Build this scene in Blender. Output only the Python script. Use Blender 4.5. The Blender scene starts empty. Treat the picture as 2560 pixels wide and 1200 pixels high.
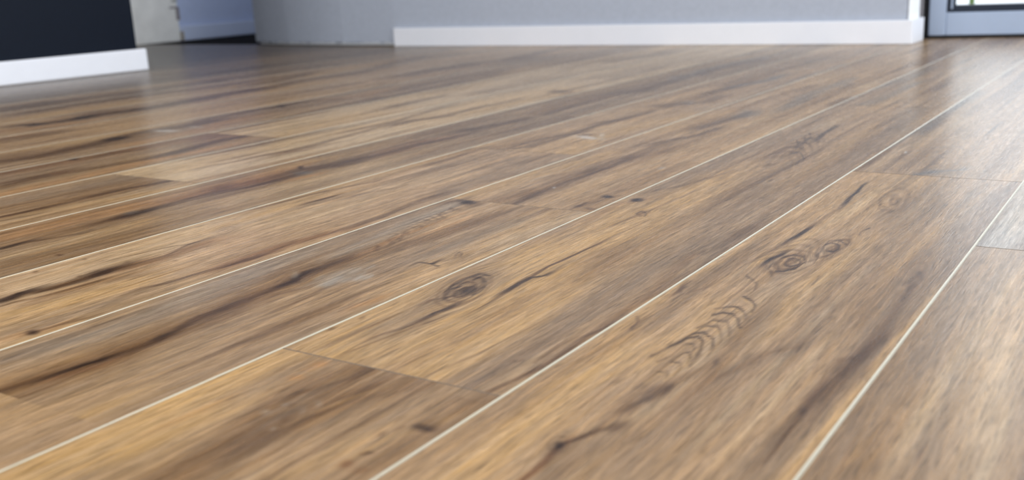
import bpy, bmesh, math, random
import numpy as np
from mathutils import Matrix, Vector

# ------------------------------------------------------------------ camera, sky, exposure
W = 0.20                       # width of one floor plank in metres; the room is laid out in plank widths
scene = bpy.context.scene
COL = scene.collection

FOCUS, FSTOP = 1.02, 6.3
EXPOSURE = 0.0
def setup_camera():
    pit, rol, yaw = 0.253062067, -0.0459419058, 0.589224672
    h, u0, f = 1.32228719, 0.237035681, 2558.67917
    cp, sp, cr, sr, cy, sy = math.cos(pit), math.sin(pit), math.cos(rol), math.sin(rol), math.cos(yaw), math.sin(yaw)
    R = np.array([[cr, -sr, 0], [sr, cr, 0], [0, 0, 1]])
    up, fw, rt = R @ [0, -cp, -sp], R @ [0, -sp, cp], R @ [1, 0, 0]
    M = np.array([rt * cy - fw * sy, rt * sy + fw * cy, up])      # rows: room axes seen in the camera
    right, down, fwd = M[:, 0], M[:, 1], M[:, 2]
    cam = bpy.data.cameras.new('camera')
    o = bpy.data.objects.new('camera', cam)
    COL.objects.link(o)
    m = Matrix.Identity(4)
    for i in range(3):
        m[i][0], m[i][1], m[i][2] = right[i], -down[i], -fwd[i]
    m[0][3], m[1][3], m[2][3] = -u0 * W, 0, h * W
    o.matrix_world = m
    cam.sensor_width = 36
    cam.lens = 36 * f / 2560
    cam.clip_start = 0.02
    cam.dof.use_dof = True
    cam.dof.focus_distance = FOCUS
    cam.dof.aperture_fstop = FSTOP
    scene.camera = o
    return o

setup_camera()
vs = scene.view_settings
vs.view_transform = 'Standard'; vs.look = 'None'; vs.exposure = EXPOSURE; vs.gamma = 1
vs.use_curve_mapping = False
scene.cycles.use_denoising = True
scene.cycles.max_bounces = 8
scene.cycles.diffuse_bounces = 4

SKY = 2.4
POWER_RIGHT, POWER_BACK, POWER_HALL = 88, 64, 3.4
world = bpy.data.worlds.new('overcast_sky'); scene.world = world
world.use_nodes = True
nt = world.node_tree; nt.nodes.clear()
wo = nt.nodes.new('ShaderNodeOutputWorld'); bg = nt.nodes.new('ShaderNodeBackground')
bg.inputs['Color'].default_value = (0.83, 0.91, 1.0, 1); bg.inputs['Strength'].default_value = SKY
nt.links.new(bg.outputs[0], wo.inputs[0])

def rect_light(name, cx, cy, cz, width, height, facing, power, colour):
    """rectangular area light; facing = horizontal unit vector into the room"""
    ld = bpy.data.lights.new(name, 'AREA'); ld.shape = 'RECTANGLE'
    ld.size, ld.size_y, ld.energy, ld.color = width * W, height * W, power, colour
    lo = bpy.data.objects.new(name, ld); COL.objects.link(lo)
    z = Vector((-facing[0], -facing[1], 0)); y = Vector((0, 0, 1)); x = y.cross(z)
    m = Matrix((x, y, z)).transposed().to_4x4()
    m.translation = (cx * W, cy * W, cz * W)
    lo.matrix_world = m
rect_light('window_daylight_right', 14.05, 8.2, 6.2, 19.6, 10.0, (-1, 0), POWER_RIGHT, (0.91, 0.955, 1.0))
rect_light('fill_light_back', -9.0, -2.9, 6.5, 11.0, 8.0, (0, 1), POWER_BACK, (0.97, 0.98, 1.0))  # added fill for the far wall and left floor; wall_back has no window
rect_light('fill_light_hallway', -18.85, 19.3, 5.0, 1.8, 7.0, (-1, 0), POWER_HALL, (0.86, 0.92, 1.0))  # added fill for the hallway wall and column; the wall behind is solid

# ------------------------------------------------------------------ helpers
def lin(c):
    c = np.asarray(c, float) / 255.0
    return np.where(c <= 0.04045, c / 12.92, ((c + 0.055) / 1.055) ** 2.4)

def link(o, parent=None, kind=None):
    COL.objects.link(o)
    if parent: o.parent = parent
    if kind: o['kind'] = kind
    return o

def poly_prism(bm, pts, z0, z1):
    """extruded footprint, counter-clockwise points in plank widths"""
    lo = [bm.verts.new((x * W, y * W, z0 * W)) for x, y in pts]
    hi = [bm.verts.new((x * W, y * W, z1 * W)) for x, y in pts]
    n = len(pts)
    bm.faces.new(list(reversed(lo))); bm.faces.new(hi)
    for i in range(n):
        bm.faces.new((lo[i], lo[(i + 1) % n], hi[(i + 1) % n], hi[i]))

def box(bm, x0, x1, y0, y1, z0, z1):
    poly_prism(bm, [(x0, y0), (x1, y0), (x1, y1), (x0, y1)], z0, z1)

def mesh(name, bm, mat, parent=None, kind=None, bevel=0.0, seg=3, smooth=False):
    bmesh.ops.recalc_face_normals(bm, faces=bm.faces)
    me = bpy.data.meshes.new(name); bm.to_mesh(me); bm.free()
    me.materials.append(mat)
    o = bpy.data.objects.new(name, me); link(o, parent, kind)
    if bevel:
        b = o.modifiers.new('bevel', 'BEVEL'); b.width = bevel * W; b.segments = seg; b.limit_method = 'ANGLE'
    if smooth:
        for p in me.polygons: p.use_smooth = True
    return o

def new_mat(name):
    m = bpy.data.materials.new(name); m.use_nodes = True
    t = m.node_tree
    return m, t, t.nodes['Principled BSDF']

def paint(name, rgb, rough=0.6, bump=0.15, scale=60, var=0.04, spec=0.3):
    m, t, b = new_mat(name)
    tc = t.nodes.new('ShaderNodeTexCoord'); n = t.nodes.new('ShaderNodeTexNoise')
    n.inputs['Scale'].default_value = scale; n.inputs['Detail'].default_value = 4
    t.links.new(tc.outputs['Object'], n.inputs['Vector'])
    c = lin(rgb)
    r = t.nodes.new('ShaderNodeValToRGB')
    r.color_ramp.elements[0].position = .3; r.color_ramp.elements[1].position = .7
    r.color_ramp.elements[0].color = (*(c * (1 - var)), 1); r.color_ramp.elements[1].color = (*(c * (1 + var)), 1)
    t.links.new(n.outputs['Fac'], r.inputs['Fac']); t.links.new(r.outputs['Color'], b.inputs['Base Color'])
    b.inputs['Roughness'].default_value = rough; b.inputs['Specular IOR Level'].default_value = spec
    if bump:
        bp = t.nodes.new('ShaderNodeBump'); bp.inputs['Strength'].default_value = bump; bp.inputs['Distance'].default_value = .002
        t.links.new(n.outputs['Fac'], bp.inputs['Height']); t.links.new(bp.outputs['Normal'], b.inputs['Normal'])
    return m

# ------------------------------------------------------------------ floor: planks with their figure
FEATURES = [
('S','B',[-18.377,15.23,-17.202,15.763],1.1322,0.3),  # this wash and the next put the far-left corner's shade into the colour
('S','D',[-16.596,14.328,-18.054,14.74,-16.484,15.771,-15.432,16.491],1.0234,0.4),
('S','B',[-8.641,4.795,-8.486,5.22,-8.544,5.833,-8.552,6.381],0.4559,0.68),
('S','R',[-7.974,4.396,-7.945,4.899,-7.971,5.497,-7.936,6.071,-7.765,6.487],0.4437,0.61),
('S','G',[-2.673,2.61,-2.65,3.065,-2.689,3.72,-2.7,4.503,-2.81,5.747],0.3799,0.7),
('S','L',[-4.691,2.588,-4.727,3.1,-4.74,3.629,-4.673,4.173],0.3741,0.5),
('S','D',[-9.669,11.43,-9.733,12.463,-9.683,13.231,-9.479,14.069,-9.7,15.431,-9.641,16.453],0.3662,0.6),
('S','D',[-11.09,12.77,-11.421,13.797,-11.492,14.563,-11.296,14.893],0.3421,0.55),
('S','B',[-5.268,2.776,-5.21,3.056,-5.185,3.438,-5.164,3.752],0.3401,0.61),
('S','D',[-12.559,7.683,-12.417,8.047,-12.339,8.724,-12.294,9.347],0.3399,0.5),
('S','D',[-10.572,9.529,-10.768,10.468,-10.778,11.389,-10.889,12.337],0.319,0.5),
('S','G',[-11.074,6.534,-11.113,7.057,-11.077,7.567,-11.078,8.141,-11.039,8.856,-10.952,9.597],0.3181,0.55),
('S','O',[-5.878,3.141,-5.863,3.514,-5.823,4.061,-5.784,4.728,-5.815,5.294],0.2929,0.55),
('S','G',[-3.097,3.362,-3.114,3.744,-3.124,4.321,-3.096,4.769],0.2878,0.45),
('S','L',[-6.366,5.012,-6.511,5.977,-6.516,6.984],0.2857,0.5),
('S','B',[-6.534,3.588,-6.45,3.875,-6.424,4.225,-6.396,4.602],0.2846,0.61),
('S','G',[-7.117,6.28,-7.215,6.981,-7.283,7.856],0.2831,0.4),
('S','R',[-9.801,5.49,-9.715,5.771],0.2794,0.4),
('S','D',[-12.413,7.054,-12.365,7.448,-12.314,7.862],0.273,0.7),
('S','D',[-11.806,7.094,-11.878,7.681,-11.904,8.161,-11.77,8.487,-11.774,9.066],0.2658,0.7),
('S','L',[-4.52,4.022,-4.514,4.706,-4.508,5.53],0.2555,0.4),
('S','K',[-2.942,5.569,-2.954,6.396,-2.975,7.616],0.2521,0.68),
('S','O',[-10.383,5.838,-10.267,6.211,-10.133,6.544],0.252,0.5),
('S','G',[-11.082,9.432,-11.271,10.651,-11.412,11.902,-11.464,13.216],0.2493,0.7),
('S','O',[-8.732,8.937,-8.543,9.291,-8.579,9.779],0.2445,0.45),
('S','D',[-10.712,6.262,-10.519,6.467,-10.505,6.848,-10.529,7.173,-10.499,7.527],0.2413,0.85),
('S','B',[-3.596,1.865,-3.589,2.084,-3.615,2.334,-3.592,2.61,-3.628,2.952,-3.656,3.277,-3.636,3.588,-3.653,3.914],0.2377,0.81),
('S','L',[-5.278,4.279,-5.245,4.96,-5.207,5.763],0.236,0.4),
('S','D',[-7.541,12.935,-7.543,13.732,-7.444,14.608,-7.235,15.338],0.2336,0.4),
('S','K',[-6.804,3.695,-6.804,4.078,-6.708,4.563,-6.875,5.364],0.2327,0.68),
('S','D',[-10.499,7.527,-10.463,8.012,-10.562,8.457,-10.548,8.958,-10.572,9.529],0.2301,0.7),
('S','G',[-2.892,2.546,-2.913,2.884,-2.904,3.26],0.2162,0.5),
('S','O',[-8.164,5.766,-8.308,6.664,-8.413,7.498],0.2149,0.45),
('S','G',[-2.93,1.424,-2.936,1.608,-2.938,1.899,-2.937,2.2,-2.923,2.485],0.2068,0.75),
('S','K',[-3.329,3.357,-3.33,3.804,-3.383,4.399],0.2041,0.34),
('S','K',[-4.054,4.887,-4.13,5.38,-4.107,5.829,-4.053,6.336],0.1993,0.61),
('S','B',[-5.548,7.768,-5.542,8.313,-5.667,9.133,-5.614,9.723],0.1992,0.68),
('S','B',[-4.981,12.572,-4.801,14.243,-4.621,15.548],0.1976,0.3),
('S','B',[-2.513,1.621,-2.521,1.712,-2.517,1.921,-2.501,2.109,-2.472,2.302,-2.38,2.503],0.1951,0.81),
('S','B',[-5.574,3.271,-5.496,3.668,-5.385,4.114],0.1945,0.41),
('S','D',[-11.039,9.676,-11.271,10.651,-11.582,11.636],0.1925,0.5),
('S','K',[-3.892,2.049,-3.822,2.674,-3.88,3.56,-3.955,4.414],0.1892,0.47),
('S','K',[-4.328,5.907,-4.355,6.319,-4.093,6.461],0.1874,0.54),
('S','D',[-5.556,10.365,-5.454,10.462],0.1842,0.5),
('S','K',[-3.375,1.726,-3.347,2.183,-3.368,2.89,-3.423,3.762],0.1839,0.41),
('S','D',[-8.495,4.708,-8.463,4.977,-8.447,5.233,-8.518,5.562,-8.637,5.901,-8.71,6.178,-8.743,6.484],0.1834,0.75),
('S','B',[-3.111,4.975,-3.162,5.36,-3.152,5.886,-3.08,6.351],0.1811,0.47),
('S','B',[-0.924,2.501,-0.963,3.42,-0.995,4.84],0.181,0.47),
('S','D',[-8.827,8.252,-8.817,8.69,-8.672,8.874],0.179,0.6),
('S','K',[-2.172,4.558,-2.227,5.178,-2.316,5.936],0.1787,0.61),
('S','G',[-6.194,8.439,-6.196,9.598,-6.116,10.257],0.1782,0.5),
('S','B',[-3.646,4.989,-3.594,5.317,-3.579,5.798,-3.581,6.252,-3.545,6.683,-3.505,7.154],0.1776,0.68),
('S','S',[-5.504,11.776,-5.598,13.301,-5.474,14.513],0.1767,0.5),
('S','B',[-1.147,3.894,-1.165,4.917,-1.122,6.045],0.1736,0.47),
('S','D',[-5.604,11.998,-5.388,12.125,-5.49,13.035,-5.429,13.602,-5.363,14.205],0.1719,0.5),
('S','K',[-2.054,5.457,-2.071,6.424,-2.137,7.878,-2.258,10.289],0.1718,0.68),
('S','D',[-5.577,5.06,-5.61,5.253,-5.609,5.417,-5.54,5.646,-5.538,5.824],0.1714,0.74),
('S','K',[-1.403,5.326,-1.418,6.158],0.1701,0.41),
('S','D',[-8.591,10.351,-8.551,11.073,-8.492,12.139],0.1693,0.4),
('S','D',[-8.743,6.931,-8.846,7.447,-8.9,7.957,-8.827,8.252],0.1689,0.55),
('S','G',[-4.155,6.566,-4.178,7.242,-4.167,8.105,-4.123,8.684],0.1677,0.75),
('S','G',[-5.878,5.355,-5.826,6.006,-5.836,6.725],0.1664,0.4),
('S','R',[-5.502,6.115,-5.593,6.692,-5.488,6.944],0.1629,0.68),
('S','G',[-2.726,1.734,-2.786,2.067],0.1623,0.55),
('S','K',[-2.78,2.922,-2.803,3.13,-2.796,3.373,-2.77,3.613],0.1616,0.68),
('S','K',[-4.165,2.115,-4.121,2.356,-4.098,2.635,-4.073,2.875],0.1604,0.68),
('S','R',[-5.692,4.241,-5.693,4.647,-5.613,4.941],0.1599,0.61),
('S','G',[-3.958,4.987,-3.905,5.329,-3.879,5.988,-3.849,6.76],0.1594,0.6),
('S','K',[-2.16,2.595,-2.16,2.843,-2.168,3.193,-2.182,3.541,-2.187,4.088,-2.119,4.581,-2.047,5.056],0.1537,0.74),
('S','D',[-8.086,9.192,-8.193,10.421,-8.26,11.893],0.1535,0.45),
('S','S',[-3.986,11.164,-4.03,12.787,-4.021,14.595],0.15,0.4),
('S','K',[-1.084,3.819,-1.072,4.459,-1.087,5.368,-1.077,6.289],0.1475,0.68),
('S','D',[-8.985,11.108,-8.896,11.538,-9.007,12.075],0.1475,0.4),
('S','O',[-7.077,3.859,-7.12,4.254,-7.148,4.816,-7.164,5.36,-7.129,5.922],0.1466,0.6),
('S','Y',[-3.876,2.106,-3.806,2.344,-3.868,2.775,-3.889,3.244,-3.926,3.665],0.146,0.45),
('S','G',[-1.814,2.01,-1.814,2.246,-1.836,2.629,-1.832,3.073],0.1443,0.7),
('S','K',[-3.702,2.342,-3.731,2.6,-3.777,2.946],0.1436,0.41),
('S','G',[-2.392,2.496,-2.346,2.91,-2.373,3.541],0.1435,0.6),
('S','D',[-9.801,5.49,-9.751,5.708,-9.729,6.086],0.1412,0.5),
('S','G',[-3.006,1.496,-2.993,1.819,-2.994,2.092,-2.98,2.389],0.1406,0.65),
('S','B',[-4.892,6.568,-4.749,6.814,-4.691,7.343],0.1392,0.54),
('S','D',[-7.342,4.018,-7.402,4.305,-7.399,4.639,-7.379,4.947,-7.323,5.248,-7.3,5.552,-7.387,5.97],0.1381,0.6),
('S','D',[-7.337,5.499,-7.463,5.945,-7.501,6.253,-7.442,6.438],0.1357,0.7),
('S','D',[-4.686,9.363,-4.451,9.418,-4.304,9.674,-4.334,10.17],0.1347,0.5),
('S','S',[-3.398,9.427,-3.459,10.881,-3.476,12.523],0.1338,0.45),
('S','D',[-5.613,9.903,-5.611,10.472,-5.607,11.307],0.1333,0.5),
('S','G',[-3.007,2.536,-2.973,2.855,-2.931,3.157],0.1322,0.4),
('S','G',[-4.449,2.285,-4.37,2.463,-4.332,2.721,-4.331,2.896],0.1305,0.6),
('S','D',[-5.505,10.072,-5.374,10.4,-5.419,10.911,-5.412,11.338],0.1291,0.5),
('S','D',[-8.654,6.51,-8.656,6.756,-8.673,7.186],0.1287,0.7),
('S','B',[-2.072,2.471,-2.357,2.475,-2.618,2.505],0.1278,0.41),
('S','K',[-2.484,1.923,-2.525,2.063,-2.618,2.265],0.1275,0.68),
('S','D',[-7.481,8.606,-7.505,9.205,-7.505,9.508],0.1247,0.4),
('S','K',[-4.769,4.543,-4.68,4.703,-4.647,4.78],0.1246,0.41),
('S','S',[-2.958,11.346,-2.874,13.312],0.1238,0.45),
('S','G',[-3.923,7.753,-3.899,8.354,-3.8,9.043],0.1238,0.4),
('S','G',[-3.152,1.509,-3.147,1.638,-3.135,1.924],0.1229,0.5),
('S','S',[-4.508,10.953,-4.431,11.372,-4.329,12.176],0.1225,0.6),
('S','G',[-6.253,3.523,-6.225,3.9,-6.103,4.211,-6.035,4.589],0.1204,0.4),
('S','B',[-2.019,1.967,-2.02,2.229,-2.003,2.506],0.1203,0.61),
('S','D',[-5.589,7.259,-5.522,7.472,-5.518,7.725,-5.468,8.055],0.1193,0.6),
('S','D',[-7.982,6.68,-7.943,7.384,-7.916,7.94],0.1186,0.45),
('S','B',[-3.569,1.758,-3.547,1.974,-3.503,2.196],0.1166,0.74),
('S','S',[-2.766,9.04,-2.745,10.027,-2.685,11.781],0.1161,0.4),
('S','D',[-3.66,8.059,-3.63,8.428,-3.611,8.953],0.116,0.61),
('S','Y',[-3.274,3.828,-3.321,4.236,-3.249,4.553],0.1156,0.3),
('S','L',[-4.451,7.263,-4.395,8.091],0.1133,0.4),
('S','G',[-2.228,5.969,-2.279,6.947,-2.339,8.44],0.1132,0.35),
('S','R',[-4.593,3.001,-4.573,3.128,-4.566,3.272,-4.608,3.517],0.1129,0.61),
('S','S',[-4.599,13.96,-4.453,14.571],0.112,0.4),
('S','L',[-1.912,6.767,-1.869,7.961,-1.788,9.053],0.111,0.4),
('S','D',[-7.005,5.473,-6.973,5.784,-6.94,6.113,-6.976,6.533,-7.011,7.092,-7.115,7.666],0.1109,0.6),
('S','D',[-6.479,7.454,-6.497,7.72,-6.388,8.091],0.1108,0.6),
('S','T',[-2.38,1.706,-2.335,1.941],0.1083,0.5),
('S','D',[-7.844,7.864,-8.053,9.01,-8.119,9.995],0.1079,0.5),
('S','K',[-3.996,3.508,-4.004,3.806,-3.98,4.098,-4.01,4.445,-4.078,4.878],0.1077,0.68),
('S','D',[-4.567,10.3,-4.479,10.879],0.1032,0.45),
('S','G',[-1.934,3.208,-1.963,3.616],0.1014,0.4),
('S','B',[-3.611,3.56,-3.561,3.867,-3.481,4.168,-3.436,4.475],0.1003,0.54),
('S','B',[-4.467,2.525,-4.456,2.767,-4.409,2.933],0.0998,0.68),
('S','D',[-7.864,5.181,-7.872,5.424,-7.8,5.532],0.0987,0.5),
('S','B',[-1.052,3.254,-1.066,3.932,-1.058,4.812,-1.045,6.076],0.0957,0.47),
('S','K',[-0.87,3.466,-0.845,4.145,-0.809,4.923],0.0955,0.47),
('S','D',[-10.144,6.132,-10.022,6.515],0.0929,0.5),
('S','D',[-3.518,2.12,-3.519,2.391,-3.508,2.707],0.0926,0.54),
('S','L',[-3.11,4.15,-3.099,4.519,-3.061,4.888],0.092,0.5),
('S','G',[-1.476,3.48,-1.485,4.078,-1.499,4.933],0.0914,0.5),
('S','K',[-1.439,2.304,-1.437,2.505,-1.414,2.775,-1.398,3.001,-1.379,3.212,-1.295,3.428],0.0903,0.54),
('S','Y',[-3.741,3.704,-3.765,4.046,-3.844,4.46,-3.891,4.832],0.0896,0.5),
('S','R',[-4.104,3.237,-4.114,3.456,-4.124,3.691,-4.084,3.891],0.0893,0.61),
('S','G',[-1.709,3.047,-1.722,3.312,-1.761,3.712],0.0892,0.4),
('S','D',[-7.872,6.582,-7.99,7.43,-8.134,8.556,-8.225,9.358],0.0889,0.55),
('S','K',[-1.085,2.402,-1.089,2.572,-1.075,3.019,-1.076,3.448,-1.122,4.247],0.0878,0.74),
('S','G',[-4.816,3.694,-4.838,4.334,-4.786,4.857],0.0876,0.4),
('S','D',[-4.643,2.508,-4.604,2.615,-4.592,2.776,-4.605,2.918,-4.599,3.029],0.0859,0.9),
('S','D',[-5.158,7.505,-5.092,8.157,-5.13,9.008],0.0856,0.35),
('S','D',[-5.491,6.724,-5.458,7.02,-5.44,7.232],0.0833,0.5),
('S','B',[-2.605,2.037,-2.642,2.178,-2.643,2.369,-2.593,2.519],0.0832,0.68),
('S','D',[-5.422,8.487,-5.499,9.173,-5.475,9.648],0.083,0.5),
('S','B',[-3.481,4.168,-3.478,4.458,-3.452,4.782],0.0819,0.47),
('S','D',[-4.766,6.551,-4.56,6.755,-4.559,7.123,-4.581,7.558,-4.569,7.967,-4.509,8.315],0.0807,0.55),
('S','L',[-0.6,2.675,-0.674,3.735],0.0803,0.5),
('S','S',[-1.95,8.338,-1.967,9.506,-1.963,10.828],0.0798,0.45),
('S','K',[-0.942,2.491,-0.938,3.055,-0.927,3.748],0.0792,0.61),
('S','D',[-5.538,5.824,-5.514,6.13,-5.534,6.563,-5.491,6.724],0.0792,0.6),
('S','D',[-6.388,8.091,-6.418,8.76,-6.371,9.381],0.0788,0.4),
('S','D',[-3.662,7.201,-3.624,7.414,-3.523,7.654,-3.515,8.054],0.0787,0.55),
('S','B',[-1.554,2.15,-1.548,2.273,-1.532,2.486],0.0776,0.54),
('S','D',[-3.58,6.019,-3.559,6.456,-3.526,6.777],0.0768,0.4),
('S','D',[-6.041,8.948,-5.974,9.828],0.0763,0.4),
('S','D',[-4.64,8.098,-4.545,8.385,-4.506,8.807],0.0755,0.5),
('S','D',[-5.597,3.658,-5.625,3.85,-5.619,4.056,-5.612,4.272,-5.594,4.491,-5.548,4.731,-5.535,5.0],0.0755,0.75),
('S','K',[-1.878,3.436,-1.919,4.005,-1.9,4.595],0.072,0.54),
('S','D',[-6.358,5.827,-6.516,6.984,-6.82,8.598],0.072,0.4),
('S','D',[-3.593,2.783,-3.607,3.126,-3.611,3.56],0.07,0.54),
('S','R',[-4.086,3.956,-4.055,4.116],0.0675,0.4),
('S','D',[-6.361,4.07,-6.358,4.208,-6.353,4.366,-6.335,4.52,-6.317,4.693],0.0653,0.85),
('S','K',[-0.927,3.748,-0.937,4.333],0.0652,0.54),
('S','S',[-3.048,9.512,-2.998,11.339],0.0652,0.4),
('S','K',[-1.472,3.387,-1.495,3.621,-1.626,4.14],0.0646,0.41),
('S','D',[-2.485,1.892,-2.478,2.121,-2.435,2.339],0.0643,0.47),
('S','D',[-2.026,3.827,-2.035,4.378,-2.047,5.056],0.0637,0.41),
('S','K',[-1.567,2.13,-1.576,2.231,-1.569,2.405],0.0623,0.47),
('S','D',[-3.578,1.853,-3.542,2.019],0.0622,0.47),
('S','G',[-2.23,1.774,-2.201,2.072],0.0618,0.35),
('S','K',[-1.142,7.041,-1.164,7.821],0.0617,0.54),
('S','R',[-6.388,5.857,-6.288,6.03],0.0614,0.4),
('S','B',[-2.02,2.913,-2.008,3.22,-2.036,3.729,-2.137,4.333],0.0605,0.68),
('S','D',[-6.375,3.438,-6.356,3.588,-6.351,3.724,-6.348,3.813],0.0601,0.85),
('S','O',[-4.081,2.167,-4.032,2.26,-4.046,2.324],0.06,0.45),
('S','O',[-5.465,5.086,-5.418,5.259],0.0575,0.6),
('S','X',[-4.639,2.399,-4.642,2.449,-4.665,2.512,-4.661,2.534],0.0574,0.85),
('S','D',[-4.686,6.834,-4.646,7.268,-4.513,7.578],0.0573,0.5),
('S','B',[-1.482,2.775,-1.5,3.151,-1.566,3.64],0.0572,0.54),
('S','D',[-3.517,2.342,-3.519,2.391,-3.55,2.495,-3.603,2.662,-3.593,2.783],0.0571,0.9),
('S','O',[-3.101,3.047,-3.078,3.148],0.0567,0.5),
('S','T',[-1.228,2.338,-1.262,2.888],0.0563,0.5),
('S','Y',[-0.954,5.336,-0.969,6.106],0.0556,0.5),
('S','B',[-1.613,2.672,-1.59,2.828,-1.556,2.94,-1.52,3.058],0.0548,0.61),
('S','S',[-1.606,6.622,-1.522,6.791,-1.374,6.887],0.0546,0.7),
('S','D',[-3.65,3.338,-3.656,3.439,-3.655,3.579],0.0535,0.55),
('S','R',[-2.931,4.837,-2.948,5.208,-2.844,5.365],0.052,0.25),
('S','D',[-4.063,4.192,-4.077,4.418,-4.124,4.622,-4.148,4.887,-4.14,5.042],0.0519,0.55),
('S','D',[-3.925,4.878,-3.888,4.953],0.0505,0.5),
('S','G',[-3.871,5.764,-3.751,5.988,-3.746,6.442],0.0478,0.5),
('S','K',[-2.511,7.722,-2.353,7.909],0.0472,0.35),
('S','D',[-6.479,5.594,-6.434,5.901,-6.37,6.21],0.0468,0.35),
('S','D',[-1.128,3.337,-1.078,3.404],0.0467,0.47),
('S','X',[-3.606,3.18,-3.598,3.205,-3.637,3.271,-3.651,3.352],0.0461,0.75),
('S','X',[-5.574,2.959,-5.571,3.015,-5.58,3.104],0.0455,0.7),
('S','D',[-6.506,5.132,-6.442,5.476,-6.426,5.805],0.0452,0.3),
('S','D',[-4.639,4.848,-4.58,5.017,-4.528,5.119],0.0447,0.3),
('S','D',[-4.851,5.888,-4.827,6.104,-4.854,6.35],0.0436,0.5),
('S','D',[-1.097,3.008,-1.084,3.532,-1.118,4.373],0.0429,0.47),
('S','D',[-3.524,4.979,-3.567,5.227,-3.579,5.588,-3.566,5.994,-3.545,6.186],0.0419,0.6),
('S','D',[-4.18,2.826,-4.138,2.928,-4.129,3.061,-4.104,3.237,-4.084,3.428],0.0417,0.6),
('S','G',[-2.154,1.95,-2.111,2.15,-2.034,2.352],0.0411,0.25),
('S','O',[-2.825,1.872,-2.812,2.09],0.0398,0.25),
('S','R',[-3.533,1.917,-3.503,2.026,-3.481,2.093],0.0386,0.5),
('S','K',[-0.761,2.589,-0.772,3.282,-0.792,4.17],0.0384,0.34),
('S','G',[-1.235,4.451,-1.207,5.408,-1.134,6.386],0.0383,0.35),
('S','D',[-4.55,2.403,-4.508,2.552,-4.486,2.788],0.0373,0.5),
('S','D',[-3.561,2.626,-3.577,2.791,-3.572,2.946],0.037,0.3),
('S','D',[-5.594,3.088,-5.524,3.214,-5.466,3.377],0.037,0.5),
('S','D',[-4.782,4.538,-4.771,4.617,-4.765,4.721],0.0361,0.9),
('S','G',[-2.281,2.553,-2.267,2.746],0.0356,0.6),
('S','G',[-1.811,4.403,-1.769,4.613,-1.753,4.866],0.0347,0.6),
('S','D',[-6.273,3.377,-6.241,3.516,-6.227,3.616],0.0345,0.4),
('S','D',[-2.942,5.569,-2.835,5.802,-2.727,6.328],0.0334,0.35),
('S','D',[-1.11,2.966,-1.109,3.111,-1.087,3.337,-1.07,3.585],0.0331,0.68),
('S','X',[-2.578,7.74,-2.623,8.096,-2.633,8.4],0.0326,0.6),
('S','B',[-1.462,2.988,-1.413,3.112,-1.381,3.297,-1.307,3.377],0.0319,0.54),
('S','G',[-2.478,2.121,-2.451,2.24,-2.396,2.416],0.0303,0.35),
('S','O',[-3.632,3.794,-3.683,4.081,-3.689,4.369,-3.686,4.632],0.0303,0.6),
('S','D',[-4.073,2.229,-4.065,2.282,-4.059,2.352],0.0303,0.7),
('S','S',[-1.968,7.649,-1.993,8.54],0.03,0.35),
('S','D',[-4.96,4.285,-4.947,4.728,-4.896,4.979,-4.817,5.194],0.0287,0.55),
('S','L',[-2.065,2.623,-2.066,2.826],0.0279,0.4),
('S','X',[-3.558,1.981,-3.553,2.035,-3.549,2.082,-3.536,2.124],0.0278,0.85),
('S','D',[-2.63,2.24,-2.605,2.29],0.0276,0.4),
('S','D',[-3.587,1.769,-3.569,1.878,-3.558,1.981],0.027,0.55),
('S','X',[-2.625,3.523,-2.635,3.636,-2.634,3.717,-2.589,3.772],0.0257,0.85),
('S','O',[-3.589,4.168,-3.576,4.367,-3.591,4.618],0.0241,0.5),
('S','D',[-3.516,3.036,-3.473,3.168],0.0238,0.4),
('S','G',[-1.028,2.523,-1.025,2.767,-1.017,3.372,-1.015,4.178],0.0228,0.6),
('S','D',[-3.158,5.011,-3.109,5.261],0.0227,0.3),
('S','D',[-3.356,2.926,-3.388,3.207],0.0226,0.45),
('S','D',[-2.58,2.361,-2.555,2.434,-2.566,2.553],0.0225,0.5),
('S','D',[-4.573,3.252,-4.643,3.465,-4.651,3.498],0.022,0.5),
('S','B',[-2.39,1.714,-2.378,1.918],0.0219,0.35),
('S','D',[-3.507,1.721,-3.473,1.788,-3.467,1.89],0.0219,0.5),
('S','D',[-1.832,4.357,-1.799,4.821,-1.777,5.568],0.0215,0.35),
('S','X',[-2.715,3.071,-2.719,3.13,-2.711,3.174,-2.709,3.221],0.0209,0.85),
('S','R',[-1.642,2.077,-1.639,2.143,-1.642,2.223,-1.653,2.296],0.0208,0.9),
('S','D',[-2.061,2.535,-2.05,2.612,-2.035,2.725,-2.018,2.841,-2.015,2.99],0.0207,0.8),
('S','D',[-4.062,2.317,-4.025,2.442],0.0204,0.3),
('S','D',[-2.744,4.765,-2.71,5.192,-2.695,5.727],0.0195,0.45),
('S','D',[-2.84,3.26,-2.809,3.305,-2.773,3.372],0.0187,0.6),
('S','D',[-4.762,3.126,-4.731,3.25,-4.699,3.405,-4.643,3.492],0.0186,0.5),
('S','X',[-1.786,5.694,-1.799,5.869,-1.805,6.008,-1.829,6.222],0.0179,0.85),
('S','D',[-2.041,3.155,-2.019,3.24,-2.014,3.345],0.0178,0.6),
('S','D',[-2.856,2.658,-2.865,2.828,-2.857,2.965],0.0174,0.4),
('S','D',[-2.761,2.803,-2.721,2.95,-2.716,3.099,-2.683,3.334],0.0171,0.5),
('S','D',[-2.552,1.738,-2.55,1.857,-2.56,2.011],0.017,0.3),
('S','D',[-1.656,2.324,-1.633,2.377,-1.613,2.437],0.0167,0.7),
('S','X',[-1.77,4.385,-1.762,4.454,-1.744,4.53],0.0167,0.9),
('S','D',[-2.632,3.697,-2.657,3.913,-2.641,4.149,-2.624,4.361],0.0158,0.7),
('S','X',[-1.808,4.8,-1.796,4.925,-1.79,5.034],0.0153,0.75),
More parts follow.
